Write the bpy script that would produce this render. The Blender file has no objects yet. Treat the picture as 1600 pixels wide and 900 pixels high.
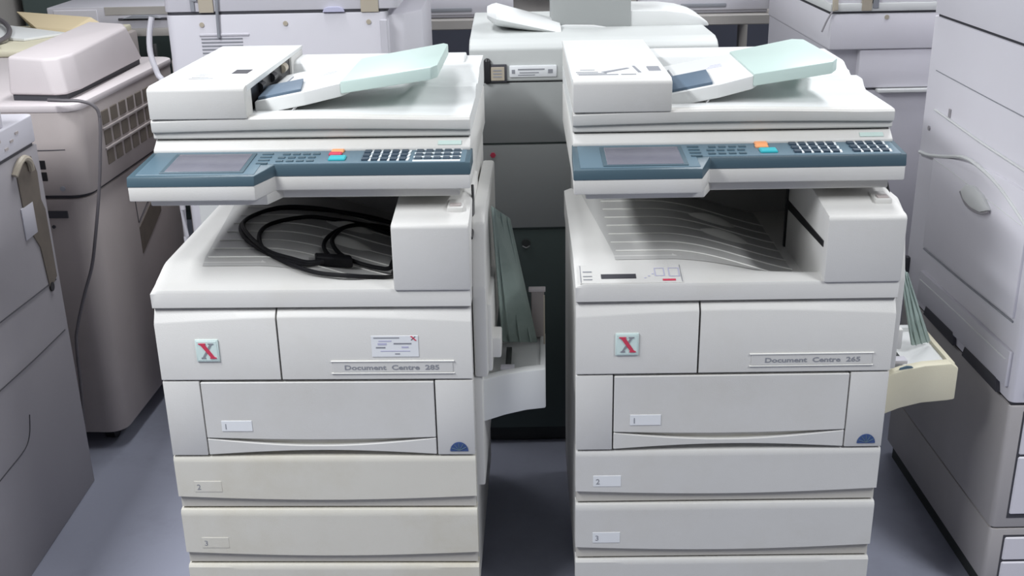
import bpy, bmesh, math, random
from mathutils import Vector, Matrix
random.seed(4)
S = bpy.context.scene
C = S.collection

# ------------------------------------------------------------------ camera
F_PX, PITCH, ROLL, EYE = 1740.8, 0.3652, -0.0189, 1.6
cam_d = bpy.data.cameras.new('camera'); cam = bpy.data.objects.new('camera', cam_d); C.objects.link(cam)
cam_d.sensor_fit = 'HORIZONTAL'; cam_d.sensor_width = 36.0; cam_d.lens = 36.0*F_PX/1600.0; cam_d.clip_start = 0.05
_r = Vector((1, 0, 0)); _f = Vector((0, math.cos(PITCH), -math.sin(PITCH))); _u = Vector((0, math.sin(PITCH), math.cos(PITCH)))
_cr, _sr = math.cos(ROLL), math.sin(ROLL)
_r2 = _cr*_r + _sr*_u; _u2 = -_sr*_r + _cr*_u
cam.matrix_world = Matrix(((_r2.x, _u2.x, -_f.x, 0), (_r2.y, _u2.y, -_f.y, 0), (_r2.z, _u2.z, -_f.z, EYE), (0, 0, 0, 1)))
S.camera = cam

# ------------------------------------------------------------------ world, light, exposure
w = bpy.data.worlds.new('world'); S.world = w; w.use_nodes = True
w.node_tree.nodes['Background'].inputs[0].default_value = (0.88, 0.88, 1.0, 1)
w.node_tree.nodes['Background'].inputs[1].default_value = 0.06
S.view_settings.view_transform = 'Standard'; S.view_settings.look = 'None'; S.view_settings.gamma = 1.0
S.view_settings.exposure = -0.02
def area(name, loc, sx, sy, power, col=(0.955, 0.975, 1.0)):
    l = bpy.data.lights.new(name, 'AREA'); l.shape = 'RECTANGLE'; l.size = sx; l.size_y = sy; l.energy = power; l.color = col
    o = bpy.data.objects.new(name, l); o.location = loc; C.objects.link(o); return o
area('ceiling_tube_light', (-1.55, 0.95, 2.72), 0.35, 1.5, 96)
area('ceiling_tube_light', (1.95, 0.65, 2.72), 0.35, 1.2, 62)
area('ceiling_tube_light', (-0.75, 3.6, 2.72), 0.35, 2.4, 34)
area('ceiling_tube_light', (1.25, 3.5, 2.72), 0.35, 2.4, 46)

# ------------------------------------------------------------------ materials
def mat(name, col, rough=0.5, var=0.06, scale=6.0, bump=0.0, bscale=300.0, dirt=None, dirt_amt=0.0, dscale=2.5, spec=0.5, metal=0.0, coat=0.0, emit=None):
    m = bpy.data.materials.new(name); m.use_nodes = True; nt = m.node_tree; N = nt.nodes; L = nt.links
    b = N['Principled BSDF']; b.inputs['Roughness'].default_value = rough; b.inputs['Metallic'].default_value = metal
    b.inputs['Specular IOR Level'].default_value = spec; b.inputs['Coat Weight'].default_value = coat
    tc = N.new('ShaderNodeTexCoord'); ns = N.new('ShaderNodeTexNoise'); ns.inputs['Scale'].default_value = scale; ns.inputs['Detail'].default_value = 6
    L.new(tc.outputs['Object'], ns.inputs['Vector'])
    mx = N.new('ShaderNodeMix'); mx.data_type = 'RGBA'
    mx.inputs['A'].default_value = (*[c*(1-var) for c in col], 1); mx.inputs['B'].default_value = (*[min(1, c*(1+var)) for c in col], 1)
    L.new(ns.outputs['Fac'], mx.inputs['Factor']); out = mx.outputs['Result']
    if dirt:
        n2 = N.new('ShaderNodeTexNoise'); n2.inputs['Scale'].default_value = dscale; n2.inputs['Detail'].default_value = 8; n2.inputs['Roughness'].default_value = 0.65
        L.new(tc.outputs['Object'], n2.inputs['Vector'])
        mr = N.new('ShaderNodeMapRange'); mr.inputs['From Min'].default_value = 0.48; mr.inputs['From Max'].default_value = 0.75; mr.inputs['To Max'].default_value = dirt_amt
        L.new(n2.outputs['Fac'], mr.inputs['Value'])
        m2 = N.new('ShaderNodeMix'); m2.data_type = 'RGBA'; m2.inputs['B'].default_value = (*dirt, 1)
        L.new(mr.outputs['Result'], m2.inputs['Factor']); L.new(out, m2.inputs['A']); out = m2.outputs['Result']
    L.new(out, b.inputs['Base Color'])
    if bump:
        n3 = N.new('ShaderNodeTexNoise'); n3.inputs['Scale'].default_value = bscale; L.new(tc.outputs['Object'], n3.inputs['Vector'])
        bp = N.new('ShaderNodeBump'); bp.inputs['Strength'].default_value = bump; bp.inputs['Distance'].default_value = 0.001
        L.new(n3.outputs['Fac'], bp.inputs['Height']); L.new(bp.outputs['Normal'], b.inputs['Normal'])
    if emit:
        b.inputs['Emission Color'].default_value = (*emit, 1); b.inputs['Emission Strength'].default_value = 0.5
    return m
M = {}
M['ivory'] = mat('ivory_plastic', (0.66, 0.655, 0.635), 0.5, 0.05, 5, 0.25, 420, (0.50, 0.47, 0.39), 0.35, 2.2)
M['ivory2'] = mat('ivory_plastic_warm', (0.69, 0.67, 0.60), 0.5, 0.05, 5, 0.25, 420, (0.52, 0.47, 0.33), 0.5, 3.0)
M['cream'] = mat('yellowed_plastic', (0.74, 0.70, 0.54), 0.5, 0.05, 6, 0.2, 420, (0.55, 0.48, 0.33), 0.3, 4)
M['white'] = mat('white_plastic', (0.72, 0.735, 0.73), 0.45, 0.03, 5, 0.1, 420, (0.62, 0.60, 0.55), 0.15, 2.5)
M['lav'] = mat('cool_white_plastic', (0.62, 0.61, 0.66), 0.5, 0.04, 4, 0.15, 420, (0.55, 0.52, 0.55), 0.3, 2.0)
M['tan'] = mat('aged_beige_plastic', (0.43, 0.385, 0.375), 0.55, 0.08, 4, 0.2, 420, (0.33, 0.29, 0.27), 0.5, 3)
M['tan_light'] = mat('aged_beige_cover', (0.64, 0.59, 0.60), 0.5, 0.05, 4, 0.2, 420, (0.55, 0.50, 0.50), 0.3, 3)
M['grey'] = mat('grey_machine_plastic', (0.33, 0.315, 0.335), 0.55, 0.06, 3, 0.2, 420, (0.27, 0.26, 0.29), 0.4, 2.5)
M['grey_light'] = mat('light_grey_plastic', (0.58, 0.57, 0.62), 0.5, 0.05, 3, 0.2, 420)
M['mid'] = mat('grey_green_plastic', (0.36, 0.375, 0.37), 0.5, 0.05, 3, 0.15, 420, (0.36, 0.37, 0.37), 0.4, 2.0)  # front panels toned down, shade from the front copiers put into the colour
M['midlight'] = mat('pale_grey_green_plastic', (0.54, 0.56, 0.55), 0.5, 0.04, 3, 0.15, 420)
M['trayrib'] = mat('shaded_tray_plastic', (0.50, 0.50, 0.49), 0.45, 0.05, 5, 0.15, 420, (0.36, 0.34, 0.31), 0.4, 3)  # tray plastic darkened, shadow under the scanner put into the colour
M['rib'] = mat('pale_rib_plastic', (0.80, 0.80, 0.76), 0.45, 0.02)
M['blue'] = mat('slate_blue_plastic', (0.062, 0.108, 0.138), 0.42, 0.06, 8, 0.15, 400)
M['bluepad'] = mat('blue_grey_pad', (0.105, 0.155, 0.215), 0.5, 0.05)
M['bluelight'] = mat('steel_blue_face', (0.105, 0.172, 0.220), 0.4, 0.05, 8)
M['screen'] = mat('dull_screen_glass', (0.16, 0.16, 0.20), 0.2, 0.12, 20, coat=0.3)
M['green'] = mat('pale_green_tray', (0.55, 0.68, 0.64), 0.4, 0.03, 5, 0.1, 420, (0.5, 0.6, 0.56), 0.25, 3)
M['greend'] = mat('smoky_green_tray', (0.33, 0.41, 0.38), 0.4, 0.12, 5, 0.1, 420, (0.17, 0.24, 0.21), 0.6, 9)
M['black'] = mat('black_rubber', (0.012, 0.012, 0.014), 0.4, 0.1)
M['cable'] = mat('black_cable_sheath', (0.006, 0.006, 0.008), 0.55, 0.1, spec=0.25)
M['dark'] = mat('dark_recess', (0.035, 0.04, 0.04), 0.7, 0.2)
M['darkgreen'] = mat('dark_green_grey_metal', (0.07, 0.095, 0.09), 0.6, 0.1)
M['keyw'] = mat('white_key', (0.75, 0.80, 0.82), 0.4, 0.02)
M['keyb'] = mat('dark_key', (0.035, 0.06, 0.09), 0.4, 0.05)
M['orange'] = mat('orange_key', (0.90, 0.38, 0.16), 0.4, 0.02)
M['red'] = mat('red_print', (0.62, 0.05, 0.10), 0.5, 0.02)
M['teal'] = mat('teal_key', (0.03, 0.42, 0.48), 0.4, 0.02)
M['badge'] = mat('pale_green_badge', (0.66, 0.80, 0.77), 0.35, 0.02)
M['ink'] = mat('dark_print', (0.05, 0.05, 0.06), 0.6, 0.02)
M['inkg'] = mat('grey_print', (0.27, 0.28, 0.31), 0.6, 0.02)
M['paper'] = mat('label_paper', (0.80, 0.82, 0.84), 0.7, 0.02)
M['lilac'] = mat('lilac_print', (0.50, 0.50, 0.66), 0.6, 0.02)
M['navy'] = mat('navy_print', (0.04, 0.08, 0.22), 0.5, 0.05)
M['tape'] = mat('brown_tape', (0.45, 0.40, 0.32), 0.4, 0.08)
M['card'] = mat('manila_card', (0.66, 0.55, 0.36), 0.7, 0.05)
M['rack'] = mat('grey_shelf_paint', (0.40, 0.38, 0.36), 0.5, 0.1)
M['grille'] = mat('brown_grey_grille', (0.16, 0.135, 0.11), 0.7, 0.2, 30)
M['lead'] = mat('grey_brown_lead', (0.13, 0.12, 0.13), 0.5, 0.1)
M['wall'] = mat('dim_blue_wall', (0.06, 0.065, 0.09), 0.8, 0.2, 2)
M['metal'] = mat('dull_metal', (0.5, 0.5, 0.5), 0.35, 0.1, metal=0.8)
# floor: smooth blue-grey painted concrete
def floor_mat():
    m = mat('blue_grey_floor', (0.31, 0.325, 0.40), 0.42, 0.10, 2.0, 0.3, 60, (0.18, 0.19, 0.23), 0.5, 4.0)
    return m
M['floor'] = floor_mat()
M['strip'] = mat('shaded_grip_plastic', (0.56, 0.54, 0.49), 0.55, 0.06, 6, 0.2, 420, (0.42, 0.39, 0.32), 0.4, 3)  # drawer plastic darkened, shade under the drawer lip put into the colour
M['lavr'] = mat('pale_lavender_plastic', (0.74, 0.725, 0.78), 0.5, 0.04, 4, 0.15, 420, (0.60, 0.57, 0.60), 0.3, 2.0)
M['taupe'] = mat('taupe_cabinet_paint', (0.43, 0.41, 0.41), 0.5, 0.06, 3, 0.2, 420, (0.33, 0.31, 0.30), 0.4, 2.5)
M['ceil'] = mat('grey_ceiling_paint', (0.34, 0.34, 0.35), 0.9, 0.05)

# ------------------------------------------------------------------ mesh helpers
def NB(): return bmesh.new()
def _bev(bm, geom_verts, bev, seg):
    if bev <= 0: return
    es = set()
    for v in geom_verts:
        for e in v.link_edges: es.add(e)
    bmesh.ops.bevel(bm, geom=list(es), offset=bev, segments=seg, affect='EDGES', profile=0.5, clamp_overlap=True)
def box(bm, x0, x1, y0, y1, z0, z1, bev=0.003, seg=2, tx=0.0, ty=0.0):
    vs = []
    for x, y, z in ((x0,y0,z0),(x1,y0,z0),(x1,y1,z0),(x0,y1,z0),(x0+tx,y0+ty,z1),(x1-tx,y0+ty,z1),(x1-tx,y1-ty,z1),(x0+tx,y1-ty,z1)):
        vs.append(bm.verts.new((x, y, z)))
    for f in ((3,2,1,0),(4,5,6,7),(0,1,5,4),(1,2,6,5),(2,3,7,6),(3,0,4,7)):
        bm.faces.new([vs[i] for i in f])
    _bev(bm, vs, bev, seg); return bm
def prism(bm, pts, axis, lo, hi, bev=0.0, seg=2):
    # pts: 2d outline; axis 'y' -> (x,z), 'x' -> (y,z), 'z' -> (x,y)
    def P(p, t):
        if axis == 'y': return (p[0], t, p[1])
        if axis == 'x': return (t, p[0], p[1])
        return (p[0], p[1], t)
    a = [bm.verts.new(P(p, lo)) for p in pts]; b = [bm.verts.new(P(p, hi)) for p in pts]
    n = len(pts); fs = [bm.faces.new(a), bm.faces.new(b[::-1])]
    for i in range(n): fs.append(bm.faces.new((a[i], b[i], b[(i+1) % n], a[(i+1) % n])))
    bmesh.ops.recalc_face_normals(bm, faces=fs)
    _bev(bm, a+b, bev, seg); return bm
def hexa(bm, p, bev=0.0, seg=2):
    # 8 corners: bottom ring then top ring
    vs = [bm.verts.new(q) for q in p]; fs = []
    for f in ((3,2,1,0),(4,5,6,7),(0,1,5,4),(1,2,6,5),(2,3,7,6),(3,0,4,7)): fs.append(bm.faces.new([vs[i] for i in f]))
    bmesh.ops.recalc_face_normals(bm, faces=fs)
    _bev(bm, vs, bev, seg); return bm
def cyl(bm, c, r, h, axis='z', n=20, r2=None, bev=0.0):
    r2 = r if r2 is None else r2; a = []; b = []
    for i in range(n):
        t = 2*math.pi*i/n; u, v = math.cos(t), math.sin(t)
        def P(rr, d):
            if axis == 'z': return (c[0]+u*rr, c[1]+v*rr, c[2]+d)
            if axis == 'y': return (c[0]+u*rr, c[1]+d, c[2]+v*rr)
            return (c[0]+d, c[1]+u*rr, c[2]+v*rr)
        a.append(bm.verts.new(P(r, 0))); b.append(bm.verts.new(P(r2, h)))
    fs = [bm.faces.new(a), bm.faces.new(b[::-1])]
    for i in range(n): fs.append(bm.faces.new((a[i], b[i], b[(i+1) % n], a[(i+1) % n])))
    bmesh.ops.recalc_face_normals(bm, faces=fs)
    return bm
def grid(bm, nx, ny, fn, thick_fn=None):
    V = [[bm.verts.new(fn(i/nx, j/ny)) for j in range(ny+1)] for i in range(nx+1)]
    for i in range(nx):
        for j in range(ny): bm.faces.new((V[i][j], V[i+1][j], V[i+1][j+1], V[i][j+1]))
    if thick_fn:
        W = [[bm.verts.new(thick_fn(i/nx, j/ny)) for j in range(ny+1)] for i in range(nx+1)]
        for i in range(nx):
            for j in range(ny): bm.faces.new((W[i][j], W[i][j+1], W[i+1][j+1], W[i+1][j]))
        for i in range(nx):
            bm.faces.new((V[i][0], W[i][0], W[i+1][0], V[i+1][0])); bm.faces.new((V[i][ny], V[i+1][ny], W[i+1][ny], W[i][ny]))
        for j in range(ny):
            bm.faces.new((V[0][j], V[0][j+1], W[0][j+1], W[0][j])); bm.faces.new((V[nx][j], W[nx][j], W[nx][j+1], V[nx][j+1]))
    bmesh.ops.recalc_face_normals(bm, faces=bm.faces[:])
    return bm
def spline(pts, sub=8):
    P = [Vector(p) for p in pts]; out = []
    for i in range(len(P)-1):
        p0 = P[max(i-1, 0)]; p1 = P[i]; p2 = P[i+1]; p3 = P[min(i+2, len(P)-1)]
        for k in range(sub):
            t = k/sub
            out.append(0.5*((2*p1)+(p2-p0)*t+(2*p0-5*p1+4*p2-p3)*t*t+(3*p1-p0-3*p2+p3)*t**3))
    out.append(P[-1]); return out
def tube(bm, pts, r, n=8, sub=8, smooth=True):
    P = spline(pts, sub) if smooth else [Vector(p) for p in pts]
    rings = []; up = Vector((0, 0, 1))
    for i, p in enumerate(P):
        t = (P[min(i+1, len(P)-1)]-P[max(i-1, 0)]).normalized()
        a = t.cross(up)
        if a.length < 1e-3: a = t.cross(Vector((0, 1, 0)))
        a.normalize(); b = a.cross(t)
        rr = r[i*(len(r)-1)//max(1, len(P)-1)] if isinstance(r, (list, tuple)) else r
        rings.append([bm.verts.new(p+(a*math.cos(2*math.pi*k/n)+b*math.sin(2*math.pi*k/n))*rr) for k in range(n)])
    for i in range(len(rings)-1):
        for k in range(n): bm.faces.new((rings[i][k], rings[i][(k+1) % n], rings[i+1][(k+1) % n], rings[i+1][k]))
    bm.faces.new(rings[0][::-1]); bm.faces.new(rings[-1])
    bmesh.ops.recalc_face_normals(bm, faces=bm.faces[:])
    return bm
def rrect(x0, x1, y0, y1, r, n=5, corners=(1, 1, 1, 1)):
    out = []
    for k, (cx, cy, a0) in enumerate(((x0+r, y0+r, 180), (x1-r, y0+r, 270), (x1-r, y1-r, 0), (x0+r, y1-r, 90))):
        if corners[k]:
            for i in range(n+1):
                a = math.radians(a0+90*i/n); out.append((cx+r*math.cos(a), cy+r*math.sin(a)))
        else: out.append(((x0, y0), (x1, y0), (x1, y1), (x0, y1))[k])
    return out
def obj(name, bm, m, parent=None, label=None, smooth=True):
    me = bpy.data.meshes.new(name); bm.to_mesh(me); bm.free()
    if smooth:
        for p in me.polygons: p.use_smooth = True
        me.set_sharp_from_angle(angle=math.radians(32))
    me.materials.append(m)
    o = bpy.data.objects.new(name, me); C.objects.link(o)
    if parent: o.parent = parent
    if label: o['label'] = label
    return o
def thing(name, label, cat, loc=(0, 0, 0), rz=0.0, group=None):
    o = bpy.data.objects.new(name, None); o.empty_display_size = 0.1; C.objects.link(o)
    o.location = loc; o.rotation_euler = (0, 0, rz); o['label'] = label; o['category'] = cat
    if group: o['group'] = group
    return o
def tag(o, label, cat, group=None):
    o['label'] = label; o['category'] = cat
    if group: o['group'] = group
    return o
def struct(name, bm, m):
    o = obj(name, bm, m); o['kind'] = 'structure'; return o
_txt_cache = {}
def text(name, s, size, m, parent, origin, xdir=(1, 0, 0), ydir=(0, 0, 1), width=None, depth=0.0006, off=0.0):
    cu = bpy.data.curves.new(name, 'FONT'); cu.body = s; cu.size = size; cu.extrude = depth/2; cu.offset = off; cu.resolution_u = 3
    t = bpy.data.objects.new(name, cu); C.objects.link(t)
    dg = bpy.context.evaluated_depsgraph_get(); me = bpy.data.meshes.new_from_object(t.evaluated_get(dg))
    bpy.data.objects.remove(t); bpy.data.curves.remove(cu)
    xs = [v.co.x for v in me.vertices]; sx = (width/(max(xs)-min(xs))) if width else 1.0; x0 = min(xs)
    X, Y = Vector(xdir).normalized(), Vector(ydir).normalized(); Z = X.cross(Y); O = Vector(origin)
    for v in me.vertices:
        c = v.co.copy(); v.co = O + X*((c.x-x0)*sx) + Y*c.y + Z*c.z
    me.materials.clear(); me.materials.append(m); me.name = name
    o = bpy.data.objects.new(name, me); C.objects.link(o)
    if parent: o.parent = parent
    return o

# ------------------------------------------------------------------ setting
struct('floor', box(NB(), -5, 5, -1.5, 7, -0.05, 0, 0), M['floor'])
struct('wall_back', box(NB(), -5, 5, 6.0, 6.1, 0, 2.8, 0), M['wall'])
struct('ceiling', box(NB(), -5, 5, -1.5, 7, 2.8, 2.85, 0), M['ceil'])

# ------------------------------------------------------------------ the two copiers in front
W = 0.64
def smooth01(t): t = max(0.0, min(1.0, t)); return t*t*(3-2*t)
def tray_h(x, y):
    tgt = 0.842 if x < 0.21 else 0.842 - 0.077*smooth01((x-0.19)/0.36) - 0.0*(x)
    base = 0.8135 + 0.010*min(1.0, max(0.0, y)/0.05)
    return base + (tgt-base)*smooth01((y-0.03)/0.09)
def copier(loc, rz, label, v):
    t = thing('photocopier', label, 'photocopier', loc, rz, 'matching photocopiers side by side in front')
    iv = M['ivory']; lo = M['ivory2'] if v == 'L' else M['ivory']
    # casters and lower body
    for cx, cy in ((0.07, 0.09), (0.57, 0.09), (0.07, 0.62), (0.57, 0.62)):
        b = NB(); cyl(b, (cx-0.012, cy, 0.026), 0.026, 0.024, 'x', 20); box(b, cx-0.018, cx+0.018, cy-0.02, cy+0.02, 0.035, 0.062, 0.002); obj('caster', b, M['black'], t)
    b = NB(); box(b, 0.006, 0.634, 0.024, 0.68, 0.058, 0.776, 0.004)
    body = obj('body', b, iv, t)
    # paper drawers 2..4: face with bowed lower edge, recessed grip strip, rounded top
    def drawer(z0, z1, lip, num, first=False):
        n = 24; b = NB()
        top = z1-0.001
        # main face, profile in depth: rounded top edge
        def f(u, q):
            x = 0.001+u*(W-0.002)
            zb = z0+lip-0.009*math.sin(math.pi*u)
            prof = ((0.012, 1.0), (0.003, 0.985), (0.0, 0.93), (0.0, 0.85), (0.0, 0.0), (0.006, -0.012))
            k = q*5; i = min(4, int(k)); fr = k-i
            yy = prof[i][0]+(prof[i+1][0]-prof[i][0])*fr; zz = prof[i][1]+(prof[i+1][1]-prof[i][1])*fr
            return (x, yy-0.002, zb+(top-zb)*zz)
        grid(b, n, 5, f, lambda u, q: (0.001+u*(W-0.002), 0.03, f(u, q)[2]))
        d = obj('paper_drawer', b, lo, t)
        b = NB()
        def g(u, q):
            x = 0.003+u*(W-0.006); zt = z0+lip-0.008*math.sin(math.pi*u)-0.001
            return (x, 0.0065-0.001*q, zt+(z0+0.002-zt)*q)
        grid(b, n, 1, g, lambda u, q: (0.003+u*(W-0.006), 0.03, g(u, q)[2]))
        obj('grip_strip', b, M['strip'], d)
        b = NB(); box(b, 0.038, 0.097, -0.0028, -0.001, z0+lip+0.011, z0+lip+0.037, 0.0004, 1); lb = obj('number_label', b, M['paper'] if v == 'R' else lo, d)
        text('drawer_number', num, 0.018, M['inkg'], d, (0.044, -0.003, z0+lip+0.017))
        return d
    drawer(0.058, 0.173, 0.031, '4')
    drawer(0.175, 0.313, 0.031, '3')
    drawer(0.315, 0.443, 0.031, '2')
    # dark joints between drawers
    # row of upper paper drawer
    b = NB(); box(b, 0.001, 0.0765, -0.002, 0.03, 0.4455, 0.6165, 0.0015); obj('left_panel', b, iv, t)
    b = NB(); box(b, 0.5615, 0.639, -0.002, 0.03, 0.4455, 0.6165, 0.0015); rp = obj('right_panel', b, iv, t)
    # half-moon badge
    pts = [(0.606-0.019*math.cos(a), 0.454+0.021*math.sin(a)) for a in [math.pi*i/14 for i in range(15)]]
    b = NB(); prism(b, pts, 'y', -0.0035, -0.0015); bd = obj('badge', b, M['navy'], rp, 'dark blue half-moon badge')
    b = NB()
    for k in range(5):
        a0 = math.pi*(k+0.6)/5.4
        tube(b, [(0.606, -0.0038, 0.456), (0.606-0.017*math.cos(a0), -0.0038, 0.456+0.017*math.sin(a0))], 0.0007, 6, 2, False)
    obj('badge_ray', b, M['bluelight'], bd)
    n = 24
    x0, x1 = 0.0795, 0.5585
    b = NB()
    low = [(x0+(x1-x0)*i/n, 0.487-0.005*math.sin(math.pi*i/n)) for i in range(n+1)]
    prism(b, low+[(x1, 0.6145), (x0, 0.6145)], 'y', -0.003, 0.028, 0.0012, 1)
    ud = obj('paper_drawer', b, iv, t)
    b = NB()
    up = [(x0+(x1-x0)*i/n, 0.4845-0.017*math.sin(math.pi*i/n)**1.0) for i in range(n+1)]
    dn = [(x0+(x1-x0)*i/n, 0.4465+0.010*math.sin(math.pi*i/n)) for i in range(n+1)]
    # lower lip, its top a crescent, its foot arched
    vs = []
    prism(b, dn+up[::-1], 'y', -0.002, 0.026, 0.0012, 1)
    obj('drawer_lip', b, iv, ud)
    b = NB()
    def g2(u, q):
        zt = 0.486-0.005*math.sin(math.pi*u); zb = 0.4845-0.017*math.sin(math.pi*u)-0.001
        return (x0+(x1-x0)*u, 0.007, zt+(zb-zt)*q)
    grid(b, n, 2, g2, lambda u, q: (x0+(x1-x0)*u, 0.03, g2(u, q)[2])); obj('finger_recess', b, M['ivory2'], ud)
    lx = 0.113
    b = NB(); box(b, lx, lx+0.064, -0.0042, -0.0028, 0.503, 0.527, 0.0004, 1); obj('number_label', b, M['paper'], ud)
    text('drawer_number', '1', 0.018, M['inkg'], ud, (lx+0.008, -0.0045, 0.508))
    # dark gap line above that row is the body's shadow gap; front covers
    def cover(xa, xb, name):
        b = NB(); nn = 16
        def f(u, q):
            x = xa+(xb-xa)*u; zc = 0.748+0.012*math.sin(math.pi*x/W)
            prof = ((0.0155, 0.7745), (0.0125, 0.7735), (-0.001, zc), (-0.003, zc-0.004), (-0.003, 0.622), (-0.001, 0.620), (0.004, 0.620))
            k = q*6; i = min(5, int(k+1e-9)); fr = k-i
            return (x, prof[i][0]+(prof[i+1][0]-prof[i][0])*fr, prof[i][1]+(prof[i+1][1]-prof[i][1])*fr)
        grid(b, nn, 6, f, lambda u, q: (xa+(xb-xa)*u, 0.03, f(u, q)[2])); return obj(name, b, iv, t)
    lc = cover(0.001, 0.2465, 'toner_door'); rc = cover(0.2505, 0.639, 'front_door')
    # red and grey letter badge
    bx, bz = 0.080, 0.663
    b = NB(); box(b, bx, bx+0.047, -0.0062, -0.003, bz, bz+0.049, 0.002, 2); bg = obj('logo_badge', b, M['badge'], lc, 'pale green square badge with a red and grey letter X')
    b = NB(); box(b, bx+0.003, bx+0.044, -0.0068, -0.006, bz+0.003, bz+0.046, 0.0008, 1); obj('badge_inset', b, M['paper'] if False else M['badge'], bg)
    def q4(m, pts, nm, y):
        b = NB(); prism(b, [(bx+p[0]*0.047, bz+p[1]*0.049) for p in pts], 'y', y-0.0006, y+0.0006); obj(nm, b, m, bg)
    q4(M['inkg'], [(0.22, 0.16), (0.42, 0.16), (0.42, 0.20), (0.37, 0.22), (0.72, 0.78), (0.80, 0.80), (0.80, 0.84), (0.56, 0.84), (0.56, 0.80), (0.62, 0.78), (0.28, 0.22), (0.22, 0.20)], 'grey_stroke', -0.0072)
    q4(M['red'], [(0.60, 0.16), (0.88, 0.16), (0.88, 0.20), (0.80, 0.23), (0.42, 0.80), (0.46, 0.81), (0.46, 0.84), (0.15, 0.84), (0.15, 0.80), (0.23, 0.78), (0.63, 0.22), (0.60, 0.20)], 'red_stroke', -0.0077)
    # name strip in a shallow frame
    b = NB(); box(b, 0.356, 0.600, -0.0045, -0.0025, 0.6365, 0.6600, 0.0006, 1); ns_ = obj('name_strip', b, iv, rc)
    b = NB(); box(b, 0.352, 0.603, -0.0060, -0.0028, 0.6600, 0.6630, 0.0008, 1); box(b, 0.352, 0.603, -0.0055, -0.0028, 0.6335, 0.6360, 0.0006, 1)
    obj('strip_frame', b, M['rib'], ns_)
    text('lettering', 'Document  Centre  '+('285' if v == 'L' else '265'), 0.0145, M['inkg'], ns_, (0.380 if v == 'L' else 0.384, -0.0048, 0.6430), width=0.192, off=0.00025)
    if v == 'L':
        b = NB(); box(b, 0.437, 0.532, -0.0042, -0.003, 0.671, 0.717, 0.0003, 1); st = obj('service_sticker', b, M['paper'], rc, 'white service sticker with small print')
        def bar(x, z, w_, h, m, nm='print_line'):
            b = NB(); box(b, x, x+w_, -0.0046, -0.004, z, z+h, 0); obj(nm, b, m, st)
        bar(0.442, 0.7115, 0.052, 0.0022, M['inkg']); bar(0.452, 0.7045, 0.026, 0.0024, M['lilac']); bar(0.482, 0.6985, 0.036, 0.0030, M['inkg'])
        bar(0.450, 0.697, 0.018, 0.0045, M['lilac']); bar(0.446, 0.690, 0.019, 0.0030, M['inkg']); bar(0.498, 0.6905, 0.014, 0.0035, M['lilac'])
        bar(0.455, 0.683, 0.060, 0.0018, M['lilac']); bar(0.484, 0.6765, 0.010, 0.0022, M['inkg'])
        b = NB(); prism(b, [(0.516, 0.7165), (0.5195, 0.7165), (0.529, 0.7065), (0.5255, 0.7065)], 'y', -0.0048, -0.004); obj('red_mark', b, M['red'], st)
        b = NB(); prism(b, [(0.525, 0.7155), (0.527, 0.7155), (0.519, 0.7075), (0.517, 0.7075)], 'y', -0.0047, -0.004); obj('red_mark', b, M['ink'], st)
    # output tray: ledge and dished paper catch in one moulding
    b = NB(); nx, ny = 44, 40
    def xs(u): return u*W
    def ft(u, q):
        x = xs(u)
        if q < 3/ny: return (x, 0.0+0.0015*(3-q*ny) if q > 0 else 0.003, (0.7775, 0.7785, 0.808)[int(round(q*ny))])
        y = (q*ny-3)/(ny-3); y = 0.004+0.60*y**1.3
        z = tray_h(x, y); e = min(x, 0.0201)
        z -= 0.006*(1-min(1, x/0.018))**2
        return (x, y, z)
    grid(b, nx, ny, ft, lambda u, q: (xs(u), ft(u, q)[1] if q > 2/ny else 0.006, 0.7765))
    tr = obj('output_tray', b, M['trayrib'] if False else iv, t)
    # paper-catch insert, scanner's shadow put into its darker colour, with pale raised ribs
    b = NB()
    def fi(u, q):
        x = 0.085+u*(0.56-0.085); y = 0.085+q*0.50
        x += 0.0
        return (x-0.05*q*(1-u), y, tray_h(x-0.05*q*(1-u), y)+0.0012)
    grid(b, 36, 14, fi); ins = obj('catch_insert', b, M['trayrib'], tr)
    for k, y in enumerate((0.12, 0.175, 0.232, 0.292, 0.352, 0.415, 0.48)):
        xa, xb = (0.082, 0.47) if k else (0.088, 0.455)
        b = NB(); pts = []
        for i in range(15):
            x = xa+(xb-xa)*i/14; pts.append((x, y, tray_h(x, y)+0.0022))
        tube(b, pts, 0.0016, 6, 2); obj('rib', b, M['rib'], tr)
    for (ex, ey) in ((0.345, 0.300), (0.335, 0.410)):
        b = NB()
        for i in range(1, 9): pass
        def fe(u, q):
            a = 2*math.pi*u; r = q; x = ex+0.055*r*math.cos(a); y = ey+0.027*r*math.sin(a)
            return (x, y, tray_h(x, y)+0.001+0.012*(1-r*r))
        grid(b, 28, 5, lambda u, q: fe(u, 1-q*0.999)); obj('paper_bump', b, M['rib'], tr)
    if v == 'R':
        # instruction label on the ledge, follows the ledge
        def onl(x, y): return (x, y, tray_h(x, y)+0.0006)
        b = NB(); grid(b, 14, 8, lambda u, q: onl(0.008+u*0.208, 0.006+q*0.062)); lab = obj('instruction_label', b, M['ivory'], tr, 'pale instruction label with a dark bar and red stroke')
        def patch(x0_, x1_, y0_, y1_, m, nm):
            b = NB(); grid(b, 6, 2, lambda u, q: (x0_+u*(x1_-x0_), y0_+q*(y1_-y0_), tray_h(x0_+u*(x1_-x0_), y0_+q*(y1_-y0_))+0.0014)); obj(nm, b, m, lab)
        patch(0.052, 0.122, 0.022, 0.038, M['ink'], 'dark_bar')
        patch(0.174, 0.200, 0.012, 0.019, M['red'], 'red_bar')
        for yy in (0.018, 0.030, 0.044): patch(0.016, 0.034, yy, yy+0.003, M['inkg'], 'print_line')
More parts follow.
